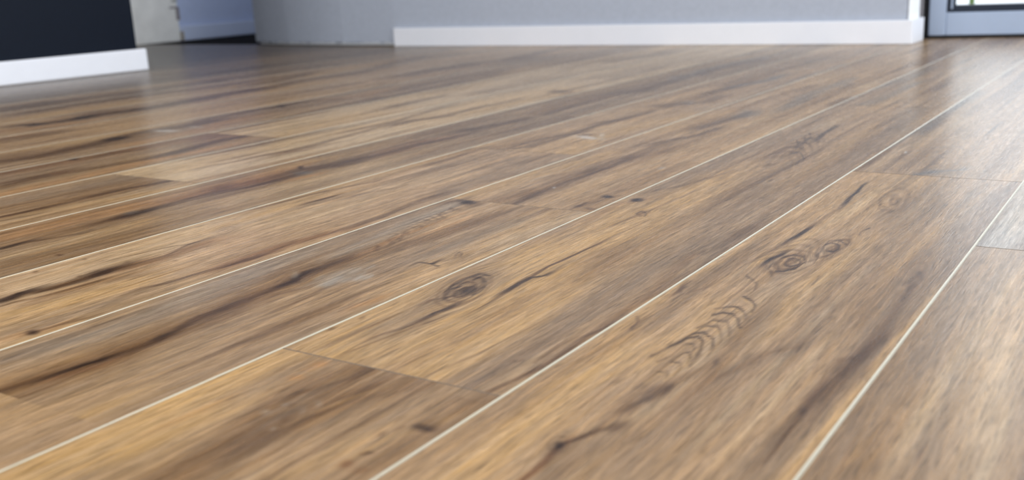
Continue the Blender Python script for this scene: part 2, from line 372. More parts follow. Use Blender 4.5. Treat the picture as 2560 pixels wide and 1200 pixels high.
('S','D',[-1.641,2.344,-1.613,2.437,-1.578,2.498],0.015,0.5),
('S','D',[-1.098,4.139,-1.094,4.26],0.0148,0.3),
('S','D',[-2.068,2.911,-2.079,3.042],0.0148,0.5),
('S','X',[-3.264,3.707,-3.226,3.709,-3.189,3.71],0.0143,0.8),
('S','D',[-1.954,3.81,-1.969,3.885],0.0139,0.7),
('S','D',[-2.59,3.26,-2.615,3.54],0.0139,0.5),
('S','D',[-1.923,3.782,-1.863,3.915],0.0134,0.35),
('S','D',[-2.741,2.621,-2.705,2.881,-2.665,3.085],0.0131,0.4),
('S','D',[-1.627,4.413,-1.576,4.545,-1.537,4.66],0.0128,0.35),
('S','D',[-1.722,3.787,-1.733,4.091,-1.739,4.362],0.0128,0.3),
('S','D',[-1.924,3.321,-1.924,3.389],0.0124,0.5),
('S','D',[-1.109,2.562,-1.117,2.688,-1.119,2.86,-1.124,3.012],0.0122,0.75),
('S','D',[-2.655,3.667,-2.625,4.814],0.0122,0.3),
('S','D',[-3.125,3.679,-3.189,3.71],0.0115,0.6),
('S','D',[-2.327,2.59,-2.298,2.841,-2.278,3.165],0.0108,0.35),
('S','B',[-0.912,2.533,-0.93,2.713],0.0092,0.5),
('C','D',[-1.702,4.862,-1.734,4.512,3.0,1.6,0.16],0,0.35),
('C','K',[-1.59,7.954,-1.635,6.866,5.0,1.2,0.3],0,0.45),
('C','D',[-2.664,8.02,-2.58,7.009,5.0,1.6,0.2],0,0.5),
('C','D',[-3.815,4.69,-3.708,3.979,12.0,1.5,0.2],0,0.45),
('K','D',[-1.658,2.323,18.741,15.551,17.64,-7.077],3,0.6),
('K','D',[-1.677,4.426,8.191,3.341,7.041,-3.333],4,0.75),
('K','D',[-1.573,4.754,8.526,3.44,14.627,-3.463],3,0.7),
('K','D',[-1.562,5.872,8.042,2.728,8.091,-1.258],3,0.45),
('K','D',[-1.137,4.462,6.776,4.015,21.29,0.177],3,0.4),
('K','K',[-1.609,7.1,5.302,1.727,10.989,-0.382],3,0.3),
('K','D',[-2.808,3.45,5.956,5.554,8.19,-0.203],5,0.75),
('K','R',[-2.729,5.045,22.17,11.419,10.538,-11.025],2,0.6),
('K','D',[-2.59,7.091,4.905,2.154,11.903,0.196],3,0.45),
('K','D',[-3.626,3.234,11.944,13.643,11.687,-2.677],3,0.5),
('K','D',[-3.155,3.882,11.654,10.811,22.439,1.3],3,0.3),
('K','D',[-4.71,3.789,11.761,14.787,11.937,-0.817],3,0.35),
('B','R',[-0.752,2.737,160.918,11.186,-6.584,-18.796],0,0.35),
('B','X',[-1.118,2.867,28.78,28.503,80.464,0.539],0,0.55),
('B','K',[-1.575,2.781,8.434,6.008,14.915,-4.096],0,0.6),
('B','D',[-1.57,2.809,13.053,9.504,25.603,-5.836],0,0.6),
('B','X',[-1.551,2.841,22.675,21.12,80.06,0.324],0,0.4),
('B','X',[-1.577,2.726,28.284,19.225,54.515,-21.066],0,0.35),
('B','D',[-1.591,2.656,17.322,13.256,36.771,-9.341],0,0.55),
('B','D',[-1.568,2.504,19.324,13.73,35.317,-16.613],0,0.6),
('B','X',[-1.655,2.318,39.885,33.113,38.583,-15.513],0,0.8),
('B','X',[-1.505,3.127,31.95,26.232,75.91,-0.494],0,0.5),
('B','D',[-1.553,4.731,48.09,21.786,52.358,-5.551],0,0.5),
('B','K',[-1.529,5.515,18.345,6.06,20.367,-5.32],0,0.45),
('B','D',[-1.119,4.451,61.309,13.103,7.73,-16.92],0,0.45),
('B','D',[-1.916,3.305,118.244,59.282,19.378,-39.848],0,0.6),
('B','D',[-1.941,3.406,144.804,71.587,11.453,-23.759],0,0.5),
('B','S',[-1.539,6.757,10.386,2.247,6.093,-7.229],0,0.5),
('B','X',[-2.765,3.438,15.079,13.004,23.791,-5.185],0,0.7),
('B','X',[-2.905,5.341,22.425,11.013,6.751,-22.122],0,0.9),
('B','K',[-2.92,5.692,17.7,9.257,21.114,-8.005],0,0.5),
('B','D',[-2.956,2.944,45.323,49.456,60.3,-7.692],0,0.5),
('B','D',[-2.98,2.788,48.164,59.335,94.154,3.324],0,0.7),
('B','X',[-2.081,2.229,27.728,19.007,8.994,-47.521],0,0.9),
('B','D',[-2.078,2.256,21.577,16.583,10.089,-19.306],0,0.35),
('B','D',[-2.121,2.016,37.266,35.358,50.229,-56.916],0,0.8),
('B','R',[-2.129,1.936,29.404,33.368,39.638,-21.605],0,0.75),
('B','R',[-2.068,1.925,29.635,28.585,38.258,-43.749],0,0.5),
('B','D',[-2.171,2.135,45.03,51.167,62.568,-19.458],0,0.45),
('B','D',[-2.147,2.195,31.768,37.636,104.344,-15.923],0,0.35),
('B','O',[-2.738,2.345,23.137,24.086,26.698,-34.802],0,0.7),
('B','O',[-2.748,2.479,22.318,23.274,23.223,-20.101],0,0.75),
('B','O',[-2.751,2.422,28.549,27.624,29.745,-59.051],0,0.4),
('B','Y',[-2.6,2.163,61.065,61.509,35.784,-69.346],0,0.6),
('B','Y',[-2.502,2.214,112.962,107.153,15.961,-30.931],0,0.6),
('B','Y',[-2.515,2.154,116.873,91.909,-0.346,-41.875],0,0.6),
('B','Y',[-2.611,2.086,45.892,47.932,24.805,-47.829],0,0.4),
('B','Y',[-2.497,2.005,52.202,83.626,85.626,5.842],0,0.6),
('B','D',[-2.515,2.074,37.525,53.835,54.374,-3.764],0,0.6),
('B','D',[-2.579,2.166,46.956,43.787,23.766,-81.397],0,0.5),
('B','X',[-3.536,2.408,14.443,23.146,40.617,2.163],0,0.45),
('B','Y',[-3.67,3.285,47.764,38.706,-7.171,-26.016],0,0.5),
('B','Y',[-3.461,3.366,6.163,6.478,10.343,-2.566],0,0.45),
('B','Y',[-3.351,3.381,12.626,12.819,21.146,-5.562],0,0.5),
('B','Y',[-3.428,3.277,12.919,13.161,17.061,-9.77],0,0.4),
('B','X',[-3.825,4.906,15.315,10.492,0.808,-20.904],0,0.85),
('B','D',[-3.764,4.883,9.982,7.032,4.252,-10.653],0,0.4),
('B','D',[-3.573,5.237,10.741,7.573,13.17,-2.422],0,0.35),
('B','D',[-3.607,6.04,12.65,7.824,17.632,-2.916],0,0.35),
('B','D',[-3.568,6.537,12.303,6.971,14.291,-2.303],0,0.5),
('B','S',[-3.576,8.962,7.515,3.062,6.399,-1.55],0,0.5),
('B','D',[-3.675,11.027,7.232,2.566,15.115,-0.541],0,0.4),
('B','S',[-3.412,11.383,8.713,2.645,7.4,-2.285],0,0.4),
('B','X',[-3.104,5.358,24.551,12.647,3.727,-26.445],0,0.85),
('B','D',[-3.147,5.072,22.786,13.827,24.879,-16.638],0,0.75),
('B','D',[-3.051,5.033,27.313,13.963,-5.583,-39.676],0,0.6),
('B','D',[-3.151,5.15,36.604,21.347,26.656,-27.29],0,0.5),
('B','X',[-4.602,2.904,6.917,10.995,20.024,-1.876],0,0.5),
('B','X',[-4.073,2.203,21.116,36.885,30.565,-17.392],0,0.95),
('B','D',[-4.921,3.03,59.232,85.275,17.879,-40.072],0,0.5),
('B','D',[-4.942,2.765,42.118,66.135,19.718,-43.353],0,0.5),
('B','D',[-4.657,3.091,52.075,69.602,18.442,-41.153],0,0.4),
('B','D',[-4.65,2.815,39.234,56.961,20.578,-44.965],0,0.5),
('B','D',[-4.438,3.213,46.584,57.217,27.611,-61.727],0,0.4),
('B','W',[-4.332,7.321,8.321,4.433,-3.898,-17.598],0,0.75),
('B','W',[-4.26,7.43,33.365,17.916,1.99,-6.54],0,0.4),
('B','D',[-4.425,7.446,11.843,6.68,9.072,-15.942],0,0.6),
('B','D',[-4.516,9.371,6.376,3.009,4.528,-2.976],0,0.5),
('B','S',[-4.449,9.609,10.463,4.584,1.41,-6.203],0,0.4),
('B','X',[-5.598,3.873,4.884,6.997,18.466,-1.458],0,0.5),
('B','D',[-5.596,3.771,8.889,12.797,13.455,-4.382],0,0.5),
('B','S',[-5.658,3.86,11.189,15.921,26.257,-8.312],0,0.5),
('B','D',[-5.707,4.642,7.023,8.554,8.686,-1.115],0,0.4),
('B','X',[-5.746,5.436,26.591,26.857,10.469,-9.463],0,0.7),
('B','S',[-5.566,5.269,9.552,9.514,7.114,-9.848],0,0.6),
('B','D',[-5.523,5.583,8.033,7.829,12.679,-3.57],0,0.5),
('B','D',[-5.533,6.668,7.613,6.326,15.94,-1.928],0,0.4),
('B','D',[-5.617,7.42,8.611,6.337,8.859,-5.902],0,0.5),
('B','D',[-5.137,3.027,31.505,47.435,17.137,-38.681],0,0.6),
('B','D',[-6.286,10.184,6.686,3.939,1.238,-6.338],0,0.6),
('B','X',[-7.954,5.031,13.899,20.715,8.995,-12.302],0,0.85),
('B','R',[-7.466,4.58,4.683,7.432,18.181,-2.308],0,0.4),
('B','X',[-8.618,5.931,4.822,6.811,8.958,-2.202],0,0.8),
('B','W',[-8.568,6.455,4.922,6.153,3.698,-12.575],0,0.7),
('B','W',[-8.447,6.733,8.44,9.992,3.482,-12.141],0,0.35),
('B','X',[-8.812,8.255,15.798,16.053,2.25,-9.448],0,0.7),
('B','X',[-10.533,6.312,5.225,8.35,5.407,-5.222],0,0.7),
('B','X',[-10.513,6.879,4.489,6.692,7.77,-0.825],0,0.7),
('B','D',[-12.268,10.332,3.827,4.423,2.742,-2.284],0,0.4),
('B','D',[-2.131,2.823,84.669,54.741,38.74,-77.417],0,0.4),
('B','D',[-2.118,2.842,84.784,54.135,38.499,-77.01],0,0.4),
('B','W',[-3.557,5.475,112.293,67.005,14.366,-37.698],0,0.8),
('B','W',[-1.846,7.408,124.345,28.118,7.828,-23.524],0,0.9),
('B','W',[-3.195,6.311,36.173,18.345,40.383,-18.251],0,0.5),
('P','X',[-1.624,3.779,271.681,101.106,37.932,-80.082,-0.055,0.075,-0.011,0.038,0.022,-0.015,0.041,-0.094],0,0.75),
('P','K',[-1.618,3.731,150.721,56.522,21.373,-44.939,-0.055,0.073,-0.011,0.037,0.022,-0.014,0.041,-0.092],0,0.25),
('P','G',[-1.621,3.752,171.589,64.137,24.166,-50.904,-0.055,0.074,-0.011,0.037,0.022,-0.015,0.041,-0.093],0,0.4),
('P','X',[-1.653,3.67,273.966,106.743,39.642,-83.057,-0.078,-0.012,-0.042,0.033,-0.001,0.047,0.043,0.002,0.076,-0.068],0,0.6),
('P','K',[-1.647,3.624,151.959,59.65,22.324,-46.592,-0.077,-0.012,-0.042,0.032,-0.001,0.046,0.042,0.002,0.075,-0.066],0,0.25),
('P','G',[-1.65,3.644,173.014,67.698,25.248,-52.784,-0.078,-0.012,-0.042,0.032,-0.001,0.047,0.043,0.002,0.075,-0.067],0,0.4),
('P','X',[-1.633,3.578,255.984,100.761,38.194,-79.378,-0.069,0.007,-0.046,0.05,-0.006,0.048,0.038,-0.015,0.078,-0.087],0,0.8),
('P','K',[-1.627,3.534,154.86,61.41,23.45,-48.557,-0.068,0.007,-0.046,0.049,-0.006,0.047,0.038,-0.014,0.078,-0.085],0,0.25),
('P','G',[-1.63,3.553,176.333,69.704,26.528,-55.02,-0.068,0.007,-0.046,0.05,-0.006,0.048,0.038,-0.015,0.078,-0.086],0,0.4),
('P','X',[-1.633,3.469,283.878,114.938,43.947,-90.555,-0.071,-0.051,-0.047,0.063,0.003,0.067,0.044,0.005,0.068,-0.08],0,0.65),
('P','K',[-1.627,3.427,157.388,64.19,24.718,-50.756,-0.07,-0.05,-0.047,0.062,0.004,0.066,0.043,0.005,0.067,-0.079],0,0.25),
('P','G',[-1.63,3.446,179.23,72.871,27.97,-57.522,-0.071,-0.05,-0.047,0.062,0.003,0.066,0.044,0.005,0.068,-0.079],0,0.4),
('P','X',[-1.624,3.371,317.756,131.335,50.891,-104.027,-0.062,-0.032,-0.06,0.077,-0.017,0.098,0.013,0.063,0.049,-0.034,0.07,-0.16],0,0.6),
('P','K',[-1.619,3.331,160.121,66.66,26.007,-52.985,-0.061,-0.031,-0.059,0.076,-0.017,0.096,0.013,0.062,0.049,-0.033,0.069,-0.157],0,0.25),
('P','G',[-1.621,3.348,182.36,75.684,29.436,-60.059,-0.061,-0.032,-0.06,0.076,-0.017,0.097,0.013,0.063,0.049,-0.034,0.07,-0.158],0,0.4),
('P','X',[-1.641,3.281,246.608,105.643,40.762,-82.799,-0.071,-0.095,-0.061,0.002,-0.049,0.075,-0.01,0.104,0.032,0.057,0.069,-0.026,0.084,-0.107],0,0.8),
('P','K',[-1.636,3.242,161.523,69.684,27.068,-54.807,-0.07,-0.094,-0.061,0.002,-0.048,0.074,-0.01,0.102,0.031,0.056,0.068,-0.025,0.084,-0.105],0,0.25),
('P','G',[-1.638,3.259,183.969,79.128,30.643,-62.134,-0.07,-0.095,-0.061,0.002,-0.048,0.074,-0.01,0.103,0.032,0.057,0.069,-0.026,0.084,-0.106],0,0.4),
('P','X',[-1.643,3.201,231.793,101.634,39.433,-79.607,-0.08,-0.126,-0.064,0.006,-0.048,0.098,-0.013,0.134,0.017,0.101,0.046,0.024,0.063,-0.072,0.073,-0.147],0,0.85),
('P','K',[-1.637,3.163,163.47,72.178,28.187,-56.731,-0.079,-0.124,-0.063,0.006,-0.047,0.096,-0.013,0.132,0.017,0.1,0.046,0.024,0.062,-0.071,0.072,-0.144],0,0.25),
('P','G',[-1.64,3.18,186.201,81.97,31.916,-64.323,-0.079,-0.125,-0.063,0.006,-0.048,0.097,-0.013,0.133,0.017,0.101,0.046,0.024,0.063,-0.071,0.073,-0.145],0,0.4),
('P','X',[-1.651,3.166,295.823,131.761,50.962,-102.645,-0.037,-0.13,-0.02,-0.049,-0.026,0.074,0.005,0.089,0.03,0.047,0.048,-0.024],0,0.6),
('P','K',[-1.646,3.129,163.911,73.514,28.618,-57.466,-0.037,-0.128,-0.02,-0.048,-0.025,0.072,0.005,0.088,0.029,0.046,0.047,-0.023],0,0.25),
('P','G',[-1.648,3.145,186.708,83.49,32.406,-65.16,-0.037,-0.129,-0.02,-0.048,-0.025,0.073,0.005,0.088,0.03,0.046,0.048,-0.023],0,0.4),
('P','X',[-1.622,3.115,300.802,133.414,52.796,-105.806,-0.029,-0.061,-0.021,0.034,-0.007,0.058,0.025,0.013,0.031,-0.043],0,0.55),
('P','K',[-1.617,3.079,166.647,74.426,29.636,-59.221,-0.029,-0.06,-0.02,0.033,-0.007,0.057,0.025,0.013,0.031,-0.042],0,0.25),
('P','G',[-1.619,3.095,189.836,84.532,33.565,-67.157,-0.029,-0.06,-0.02,0.034,-0.007,0.058,0.025,0.013,0.031,-0.042],0,0.4),
('P','X',[-1.621,3.013,305.799,139.695,55.745,-110.851,-0.028,-0.06,-0.024,0.044,0.0,0.057,0.024,0.014,0.027,-0.052],0,0.45),
('P','K',[-1.616,2.979,169.379,77.905,31.275,-62.019,-0.028,-0.059,-0.024,0.044,0.0,0.056,0.024,0.014,0.027,-0.051],0,0.25),
('P','G',[-1.619,2.994,192.967,88.495,35.429,-70.344,-0.028,-0.06,-0.024,0.044,0.0,0.056,0.024,0.014,0.027,-0.052],0,0.4),
('P','X',[-1.625,2.93,340.527,159.855,64.054,-126.598,-0.018,-0.053,-0.019,0.025,0.009,0.039,0.028,-0.011],0,0.4),
('P','K',[-1.619,2.897,171.439,81.022,32.655,-64.37,-0.018,-0.052,-0.018,0.025,0.009,0.039,0.027,-0.01],0,0.25),
('P','G',[-1.622,2.912,195.328,92.047,37.0,-73.02,-0.018,-0.053,-0.018,0.025,0.009,0.039,0.027,-0.01],0,0.4),
('P','X',[-1.671,4.42,300.001,99.513,34.357,-76.608,-0.031,-0.005,-0.026,0.049,-0.004,0.073,0.028,0.043,0.04,-0.016,0.025,-0.059,-0.005,-0.058,-0.027,-0.025],0,0.7),
('P','X',[-1.675,4.391,300.917,100.645,34.756,-77.319,-0.015,-0.092,-0.049,-0.022,-0.057,0.084,-0.023,0.152,0.027,0.144,0.057,0.062,0.056,-0.06,0.021,-0.117,-0.019,-0.135],0,0.6),
('P','X',[-1.714,4.286,272.151,95.46,32.438,-71.635,0.038,-0.103,-0.012,-0.003,-0.028,0.111],0,0.5),
('P','X',[-1.578,4.748,293.21,85.594,30.533,-69.781,-0.046,0.032,-0.026,0.082,0.01,0.056,0.032,-0.014,0.029,-0.077,0.001,-0.074],0,0.7),
('P','X',[-1.595,4.77,291.273,85.61,30.14,-69.06,-0.008,-0.2,-0.024,-0.052,-0.034,0.09,0.006,0.124,0.06,0.049],0,0.5),
('P','X',[-1.713,4.058,280.858,103.548,35.894,-77.776,-0.057,0.082,-0.013,0.036,0.024,-0.024,0.043,-0.09],0,0.6),
('P','X',[-1.945,3.844,248.182,110.032,33.936,-72.897,0.008,-0.05,-0.003,0.007,-0.005,0.044],0,0.6),
('P','X',[-1.933,3.374,416.493,206.773,66.632,-137.835,-0.025,0.067,0.001,0.021,0.012,-0.025,0.012,-0.06],0,0.4),
('P','X',[-1.491,4.198,323.066,99.511,39.547,-85.959,0.007,-0.069,0.004,0.006,-0.011,0.065],0,0.4),
('P','X',[-1.527,5.113,317.96,83.541,29.899,-70.44,0.003,-0.089,-0.007,0.021,0.004,0.07],0,0.45),
('P','X',[-1.298,3.368,232.988,75.765,37.346,-75.379,0.001,-0.021,-0.001,0.022],0,0.5),
('P','X',[-2.782,3.523,256.715,179.243,39.013,-84.261,-0.071,0.052,-0.067,0.109,-0.015,0.078,0.034,-0.006,0.059,-0.084,0.054,-0.137],0,0.6),
('P','X',[-2.844,3.418,255.409,187.592,40.233,-86.381,0.017,-0.06,-0.016,0.008,-0.001,0.054],0,0.55),
('P','X',[-2.853,3.5,227.681,164.154,34.871,-75.374,0.051,-0.21,-0.005,-0.124,-0.029,-0.039,-0.034,0.059,-0.026,0.174,0.04,0.162],0,0.45),
('P','X',[-2.803,3.427,257.743,186.05,40.482,-86.844,0.018,-0.08,-0.016,-0.02,-0.012,0.033,0.01,0.069],0,0.5),
('P','X',[-3.203,3.706,344.309,265.549,49.234,-109.545,-0.067,0.006,-0.023,0.003,0.018,0.006,0.071,-0.015],0,0.6),
('P','X',[-3.162,3.906,256.383,185.807,34.36,-77.58,-0.002,-0.029,-0.028,0.04,0.005,0.022,0.025,-0.033],0,0.5),
('P','X',[-2.721,5.029,253.224,124.134,24.37,-59.581,0.014,-0.048,-0.032,-0.005,-0.029,0.06,0.013,0.035,0.034,-0.04],0,0.5),
('P','X',[-2.664,7.84,159.829,50.248,7.55,-24.599,0.031,-0.157,0.019,-0.021,-0.052,0.185],0,0.5),
('P','X',[-2.656,7.69,161.966,51.709,7.936,-25.389,0.039,-0.193,0.017,-0.008,-0.059,0.211],0,0.5),
('P','X',[-2.64,7.476,165.171,53.84,8.522,-26.584,0.04,-0.159,0.018,-0.019,-0.061,0.186],0,0.45),
('P','X',[-2.483,7.004,175.913,57.256,10.182,-29.964,0.076,-0.26,0.056,-0.027,-0.049,0.193,-0.089,0.11],0,0.35),
('P','D',[-3.707,4.36,273.46,210.856,31.882,-76.199,-0.002,-0.019,-0.021,0.024,0.001,0.013,0.022,-0.018],0,0.5),
('P','D',[-3.72,4.512,269.951,202.334,30.091,-72.885,-0.002,-0.019,-0.022,0.025,0.001,0.014,0.023,-0.019],0,0.5),
('P','D',[-3.712,4.457,271.368,205.26,30.736,-74.083,-0.002,-0.019,-0.022,0.025,0.001,0.013,0.023,-0.019],0,0.5),
('P','D',[-3.634,3.846,287.173,243.699,39.233,-89.65,-0.002,-0.016,-0.019,0.02,0.001,0.011,0.02,-0.015],0,0.5),
('P','D',[-3.773,4.704,263.877,192.978,27.823,-68.645,-0.002,-0.021,-0.023,0.027,0.001,0.014,0.024,-0.021],0,0.5),
('P','D',[-3.812,4.722,261.7,192.743,27.45,-67.926,-0.002,-0.021,-0.023,0.028,0.001,0.015,0.024,-0.021],0,0.5),
('P','D',[-3.721,4.262,274.538,217.065,32.962,-78.173,-0.002,-0.018,-0.021,0.023,0.001,0.013,0.022,-0.018],0,0.5),
('P','D',[-3.707,4.3,274.563,214.462,32.589,-77.497,-0.002,-0.018,-0.021,0.024,0.001,0.013,0.022,-0.018],0,0.5),
('P','D',[-3.65,3.855,286.062,243.37,38.975,-89.171,-0.002,-0.016,-0.019,0.02,0.001,0.011,0.021,-0.015],0,0.5),
('P','D',[-3.638,4.021,283.627,231.233,36.665,-84.99,-0.002,-0.017,-0.02,0.021,0.001,0.012,0.021,-0.016],0,0.5),
('P','D',[-3.782,4.57,265.847,200.23,29.131,-71.071,-0.002,-0.02,-0.023,0.026,0.001,0.014,0.024,-0.02],0,0.5),
('P','D',[-3.79,4.606,264.828,198.43,28.719,-70.302,-0.002,-0.02,-0.023,0.026,0.001,0.014,0.024,-0.02],0,0.5),
('P','D',[-3.757,4.421,269.769,208.195,30.886,-74.333,-0.002,-0.019,-0.022,0.025,0.001,0.013,0.023,-0.019],0,0.5),
('P','D',[-3.6,3.789,290.287,247.411,40.402,-91.783,-0.002,-0.016,-0.019,0.019,0.001,0.011,0.02,-0.014],0,0.5),
('P','D',[-3.681,4.025,281.133,231.793,36.3,-84.298,-0.002,-0.017,-0.02,0.021,0.001,0.012,0.021,-0.016],0,0.5),
('P','D',[-3.76,4.72,264.17,191.937,27.728,-68.475,-0.002,-0.021,-0.023,0.027,0.001,0.015,0.024,-0.021],0,0.5),
('P','D',[-3.636,4.025,283.652,230.888,36.617,-84.905,-0.002,-0.017,-0.02,0.021,0.001,0.012,0.021,-0.016],0,0.5),
('P','D',[-3.698,4.285,275.331,215.221,32.83,-77.946,-0.002,-0.018,-0.021,0.023,0.001,0.013,0.022,-0.018],0,0.5),
('P','D',[-3.625,3.953,285.678,235.717,37.723,-86.92,-0.002,-0.017,-0.02,0.02,0.001,0.012,0.021,-0.015],0,0.5),
('P','D',[-3.7,4.403,273.009,208.182,31.424,-75.36,-0.002,-0.019,-0.021,0.024,0.001,0.013,0.023,-0.019],0,0.5),
('P','D',[-3.794,4.692,263.083,193.992,27.836,-68.656,-0.002,-0.021,-0.023,0.027,0.001,0.014,0.024,-0.021],0,0.5),
('P','D',[-3.709,4.168,276.9,222.793,34.208,-80.464,-0.002,-0.018,-0.021,0.022,0.001,0.012,0.022,-0.017],0,0.5),
('P','D',[-3.682,3.982,281.837,234.759,36.876,-85.345,-0.002,-0.017,-0.02,0.021,0.001,0.012,0.021,-0.016],0,0.5),
('P','D',[-3.665,4.07,281.144,228.403,35.792,-83.383,-0.002,-0.017,-0.02,0.021,0.001,0.012,0.021,-0.016],0,0.5),
('P','D',[-3.615,3.807,289.082,246.321,40.002,-91.052,-0.002,-0.016,-0.019,0.019,0.001,0.011,0.02,-0.014],0,0.5),
('P','D',[-3.694,4.132,278.396,224.841,34.773,-81.506,-0.002,-0.018,-0.021,0.022,0.001,0.012,0.022,-0.017],0,0.5),
('P','Y',[-3.392,3.444,134.69,117.863,21.031,-46.145,0.002,-0.033,0.0,0.003,-0.002,0.031],0,0.6),
('P','Y',[-3.448,3.325,134.077,123.196,21.817,-47.525,0.002,-0.032,0.0,0.002,-0.002,0.03],0,0.6),
('P','Y',[-3.456,3.474,132.528,117.267,20.481,-45.147,0.002,-0.033,0.0,0.003,-0.002,0.031],0,0.6),
('P','Y',[-3.429,3.545,132.655,114.316,20.012,-44.318,0.002,-0.034,0.0,0.003,-0.002,0.032],0,0.6),
('P','Y',[-3.358,3.38,136.355,120.124,21.77,-47.47,0.001,-0.032,0.0,0.002,-0.002,0.03],0,0.6),
('P','Y',[-3.444,3.219,135.112,127.754,22.835,-49.328,0.002,-0.031,0.0,0.002,-0.002,0.028],0,0.6),
('P','Y',[-3.431,3.325,134.602,123.078,21.908,-47.692,0.002,-0.032,0.0,0.002,-0.002,0.029],0,0.6),
('P','Y',[-3.533,3.31,131.642,124.58,21.54,-47.006,0.002,-0.032,0.0,0.002,-0.003,0.03],0,0.6),
('P','Y',[-3.408,3.235,136.126,126.715,22.872,-49.406,0.002,-0.031,0.0,0.002,-0.002,0.028],0,0.6),
('P','Y',[-3.429,3.263,135.211,125.675,22.491,-48.725,0.002,-0.031,0.0,0.002,-0.002,0.029],0,0.6),
('P','Y',[-3.326,3.409,137.042,118.625,21.657,-47.279,0.001,-0.032,0.0,0.002,-0.002,0.03],0,0.6),
('P','Y',[-3.46,3.348,133.517,122.343,21.551,-47.049,0.002,-0.032,0.0,0.002,-0.002,0.03],0,0.6),
('P','Y',[-3.391,3.336,135.741,122.229,22.004,-47.874,0.002,-0.032,0.0,0.002,-0.002,0.029],0,0.6),
('P','Y',[-3.439,3.244,135.055,126.601,22.62,-48.949,0.002,-0.031,0.0,0.002,-0.002,0.029],0,0.6),
]

PAL = dict(G=(192,154,104), T=(172,140,105), L=(196,168,132), B=(126,96,66), K=(138,114,90), D=(82,58,38),
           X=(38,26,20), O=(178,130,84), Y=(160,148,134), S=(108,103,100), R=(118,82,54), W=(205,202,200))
PAL = {k: np.array(v, float) for k, v in PAL.items()}
GAIN = 0.87
rng = np.random.default_rng(7)
LAT = rng.random((64, 256, 256)).astype(np.float32)

def vnoise(a, b, seed):
    """smooth value noise, 0..1"""
    L = LAT[seed % 64]
    ia, ib = np.floor(a).astype(int), np.floor(b).astype(int)
    fa, fb = a - ia, b - ib
    fa = fa * fa * (3 - 2 * fa); fb = fb * fb * (3 - 2 * fb)
    g = lambda i, j: L[i % 256, j % 256]
    return (g(ia, ib) * (1 - fa) * (1 - fb) + g(ia + 1, ib) * fa * (1 - fb)
            + g(ia, ib + 1) * (1 - fa) * fb + g(ia + 1, ib + 1) * fa * fb)

def smooth(x):
    x = np.clip(x, 0, 1); return x * x * (3 - 2 * x)

JOINTS = {0: 5.03, 1: 6.62, 2: 2.54, 3: 4.96, 4: 6.57, 5: 1.2, 6: 4.70, 7: 6.48, 8: 2.1, 9: 10.6}
PLEN = 7.2
# ground tone of single boards: (plank, start of board) -> colour and how far it leans to it
BASE = {(0, 0): 'T', (0, 1): 'Y', (1, 0): 'T', (1, 1): 'T', (2, 0): 'T', (2, 1): 'T', (3, 0): 'T', (3, 1): 'T',
        (4, 0): 'T', (4, 1): 'T', (5, 0): 'T', (6, 0): 'T', (6, 1): 'L', (7, 0): 'T', (7, 1): 'L'}
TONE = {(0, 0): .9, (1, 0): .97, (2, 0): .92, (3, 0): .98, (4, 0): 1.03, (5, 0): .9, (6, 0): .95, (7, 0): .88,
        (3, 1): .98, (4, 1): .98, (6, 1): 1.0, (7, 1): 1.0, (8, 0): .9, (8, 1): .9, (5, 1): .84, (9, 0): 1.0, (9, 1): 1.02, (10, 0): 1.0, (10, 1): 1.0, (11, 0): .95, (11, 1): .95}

def boards(k, v_lo, v_hi):
    j = JOINTS.get(k, (k * 2.71) % PLEN)
    while j > v_lo: j -= PLEN
    out = []
    while j < v_hi:
        out.append((max(j, v_lo), min(j + PLEN, v_hi))); j += PLEN
    return out

